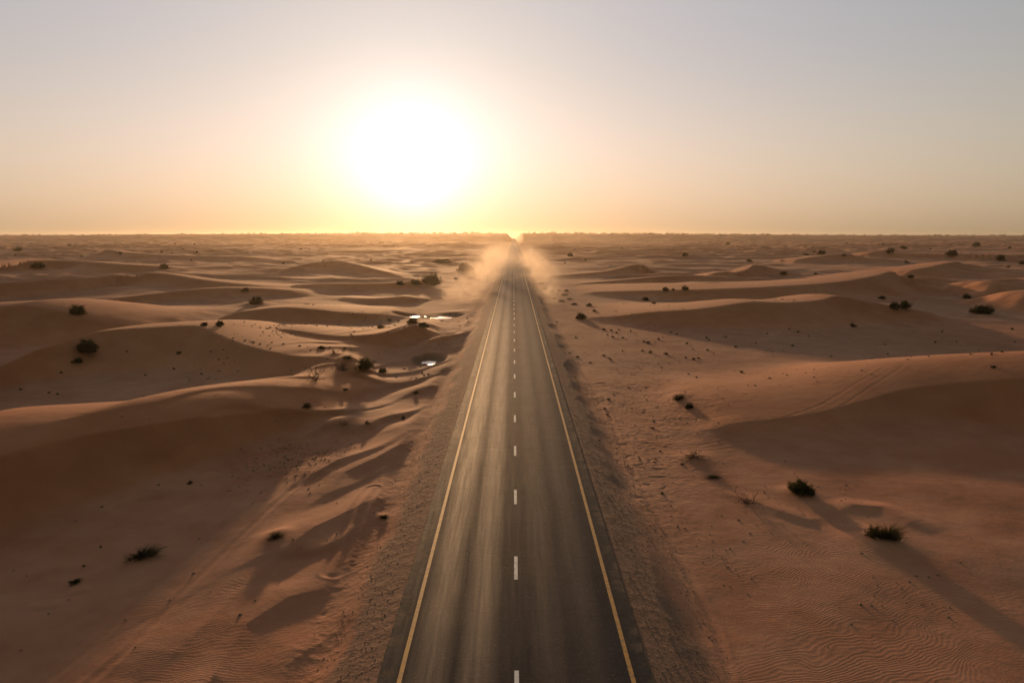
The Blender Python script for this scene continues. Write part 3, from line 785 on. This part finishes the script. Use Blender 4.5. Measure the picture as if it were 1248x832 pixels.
# ------------------------------------------------------------------ air
def box(name, x0, x1, y0, y1, z0, z1, mat):
    V = [(x, y, z) for z in (z0, z1) for y in (y0, y1) for x in (x0, x1)]
    F = [(0,2,3,1),(4,5,7,6),(0,1,5,4),(2,6,7,3),(0,4,6,2),(1,3,7,5)]
    me = bpy.data.meshes.new(name); me.from_pydata(V, [], F); me.materials.append(mat)
    o = bpy.data.objects.new(name, me); COL.objects.link(o); return o
HAZE_D = 0.000048
t = NT('haze_air'); v = t.n('VolumePrincipled')
v.inputs['Color'].default_value = (.95, .80, .60, 1); v.inputs['Density'].default_value = HAZE_D; v.inputs['Anisotropy'].default_value = .74
t.l(v.outputs[0], t.out.inputs['Volume'])
tag(box('haze', -4700, 4700, -400, 4450, -4, 32, t.m), 'thin warm haze in the air over the desert', kind='stuff')

def dust():
    t = NT('blown_dust'); geo = t.n('NewGeometry'); pos = geo.outputs['Position']
    sep = t.n('SeparateXYZ'); t.l(pos, sep.inputs[0]); X, Y, Z = sep.outputs
    wn = t.n('TexNoise'); wn.inputs['Scale'].default_value = .07; wn.inputs['Detail'].default_value = 4; t.l(pos, wn.inputs['Vector'])
    ws = t.n('SeparateXYZ'); t.l(wn.outputs['Color'], ws.inputs[0])
    Xw = t.math('MULTIPLY_ADD', t.math('SUBTRACT', ws.outputs[0], .5), 9., X)
    Zw = t.math('MULTIPLY_ADD', t.math('SUBTRACT', ws.outputs[2], .5), 8., Z)
    def blob(cx, cy, cz, rx, ry, rz, amp):
        a = t.math('POWER', t.math('DIVIDE', t.math('SUBTRACT', Xw, cx), rx), 2)
        b = t.math('POWER', t.math('DIVIDE', t.math('SUBTRACT', Y, cy), ry), 2)
        c = t.math('POWER', t.math('DIVIDE', t.math('SUBTRACT', Zw, cz), rz), 2)
        s = t.math('ADD', t.math('ADD', a, b), c)
        return t.math('MULTIPLY', t.math('EXPONENT', t.math('MULTIPLY', s, -1)), amp)
    tot = None
    for bl in DUST:
        q = blob(*bl); tot = q if tot is None else t.math('ADD', tot, q)
    tot = t.math('MULTIPLY', tot, t.remap(t.math('ABSOLUTE', X), 2.5, 9.5, .22, 1.))
    n = t.noise(pos, .24, 5, .62, .8)
    dens = t.math('MULTIPLY', t.math('MULTIPLY', tot, t.remap(n, .46, .62, 0.0, 2.3)), DUST_D)
    v = t.n('VolumePrincipled'); v.inputs['Color'].default_value = (.93, .80, .64, 1); v.inputs['Anisotropy'].default_value = .35
    t.l(dens, v.inputs['Density']); t.l(v.outputs[0], t.out.inputs['Volume'])
    o = box('dust', -40, 34, 158, 560, -3, 18, t.m)
    t.m.cycles.volume_step_rate = 1.0 if hasattr(t.m, 'cycles') else 1
    tag(o, 'cloud of blown sand dust hanging over both verges of the road', kind='stuff')
DUST = [(-12.5, 186, 0, 4.5, 16, 2.4, .9), (-11, 225, 2, 5, 24, 3.6, 1.3), (-9.5, 275, 4, 5.5, 34, 5.5, 1.6), (-7.5, 345, 5, 5, 50, 6, .9), (-6, 440, 5, 6, 70, 5, .35),
        (9.5, 182, 0, 3.0, 16, 2.2, .9), (9.8, 222, 2.5, 3.6, 26, 4.2, .9), (9.5, 285, 4, 4.2, 36, 4.0, .6), (8, 370, 5, 5, 60, 5, .35),
        (0, 262, .4, 7, 16, 1.4, 1.4), (0, 400, 1, 8, 80, 3, 1.3)]
DUST_D = .026
dust()

# ------------------------------------------------------------------ sun and sky
sl = bpy.data.lights.new('sun', 'SUN'); sl.energy = 5.0; sl.angle = R(1.6); sl.color = (1.0, .57, .27)
so = bpy.data.objects.new('sun', sl); COL.objects.link(so)
from mathutils import Vector
so.rotation_euler = Vector(tuple(-sd)).to_track_quat('-Z', 'Y').to_euler()
w = bpy.data.worlds.new('World'); sc.world = w; w.use_nodes = True
nt = w.node_tree; nt.nodes.clear()
def N(typ): return nt.nodes.new('ShaderNode' + typ)
def Mx(op, a, b=None, clamp=False):
    n = N('Math'); n.operation = op; n.use_clamp = clamp
    for i, q in enumerate((a, b)):
        if q is None: continue
        if isinstance(q, (int, float)): n.inputs[i].default_value = q
        else: nt.links.new(q, n.inputs[i])
    return n.outputs[0]
def V3(op, a, b=None):
    n = N('VectorMath'); n.operation = op
    for i, q in enumerate((a, b)):
        if q is None: continue
        if isinstance(q, tuple): n.inputs[i].default_value = q
        else: nt.links.new(q, n.inputs[i])
    return n.outputs[0]
def SC(vec, f):
    n = N('VectorMath'); n.operation = 'SCALE'
    if isinstance(vec, tuple): n.inputs[0].default_value = vec
    else: nt.links.new(vec, n.inputs[0])
    if isinstance(f, (int, float)): n.inputs['Scale'].default_value = f
    else: nt.links.new(f, n.inputs['Scale'])
    return n.outputs[0]
sky = N('TexSky'); sky.sky_type = 'NISHITA'; sky.sun_disc = False
sky.sun_elevation = SUN_EL; sky.sun_rotation = SUN_AZ
sky.altitude = 300; sky.air_density = 1.0; sky.dust_density = 0.3; sky.ozone_density = 2.0
tc = N('TexCoord'); nrm = N('VectorMath'); nrm.operation = 'NORMALIZE'; nt.links.new(tc.outputs['Generated'], nrm.inputs[0])
dot = N('VectorMath'); dot.operation = 'DOT_PRODUCT'; dot.inputs[1].default_value = tuple(sd); nt.links.new(nrm.outputs[0], dot.inputs[0])
ang = Mx('MULTIPLY', Mx('ARCCOSINE', Mx('MINIMUM', dot.outputs['Value'], .999999)), 180 / math.pi)   # degrees from the sun
sx = N('SeparateXYZ'); nt.links.new(nrm.outputs[0], sx.inputs[0])
elev = Mx('MULTIPLY', Mx('ARCSINE', Mx('MAXIMUM', sx.outputs[2], 0.)), 180 / math.pi)
# aureole of sunlight scattered by airborne dust: (width in degrees, falloff, colour)
LOBES = [(2.9, 1.2, (1.0, .92, .9)), (6.6, 1.5, (.17, .19, .40)), (13, 1.5, (.30, .26, .04)), (26, 1.5, (.10, .02, 0)), (50, 1.6, (.18, .11, .015)), (100, 1.6, (.345, .39, 0)), (76, 1.6, (0, 0, .53))]
tot = SC(sky.outputs[0], 0.02)
def fall(wd_, pw): return Mx('EXPONENT', Mx('MULTIPLY', Mx('POWER', Mx('DIVIDE', ang, wd_), pw), -1))
for wd_, pw, col in LOBES: tot = V3('ADD', tot, SC(col, fall(wd_, pw)))
def belt(e0, hb): return Mx('EXPONENT', Mx('MULTIPLY', Mx('POWER', Mx('ABSOLUTE', Mx('DIVIDE', Mx('SUBTRACT', elev, e0), hb)), 2.), -1))
tot = V3('ADD', tot, SC((.32, .19, .01), Mx('MULTIPLY', belt(3.5, 8), fall(52, 1.5))))
tot = V3('ADD', tot, SC((0, 0, .161), Mx('MULTIPLY', belt(6, 5), fall(16, 1.5))))
# dust near the horizon takes out green and blue
ex = [Mx('SUBTRACT', 1., Mx('MULTIPLY', Mx('EXPONENT', Mx('MULTIPLY', elev, -1 / h_)), t_)) for t_, h_ in ((.38, 2.), (.45, 4.), (.58, 5.))]
cb = N('CombineXYZ')
for i in range(3): nt.links.new(ex[i], cb.inputs[i])
tot = V3('MULTIPLY', tot, cb.outputs[0])
bg = N('Background'); nt.links.new(tot, bg.inputs['Color']); bg.inputs['Strength'].default_value = 1.0
outw = N('OutputWorld'); nt.links.new(bg.outputs[0], outw.inputs['Surface'])
w.cycles.sampling_method = 'AUTOMATIC'

# ------------------------------------------------------------------ render settings
sc.view_settings.view_transform = 'Standard'; sc.view_settings.look = 'None'
sc.view_settings.exposure = 0.0; sc.view_settings.gamma = 1.0; sc.view_settings.use_curve_mapping = False
sc.render.engine = 'CYCLES'
cy = sc.cycles
cy.use_denoising = True; cy.denoiser = 'OPENIMAGEDENOISE'
cy.max_bounces = 6; cy.diffuse_bounces = 3; cy.glossy_bounces = 2; cy.volume_bounces = 1; cy.transparent_max_bounces = 8
cy.volume_step_rate = 2.0; cy.volume_max_steps = 128
cy.sample_clamp_indirect = 8; cy.use_adaptive_sampling = True; cy.adaptive_threshold = .015
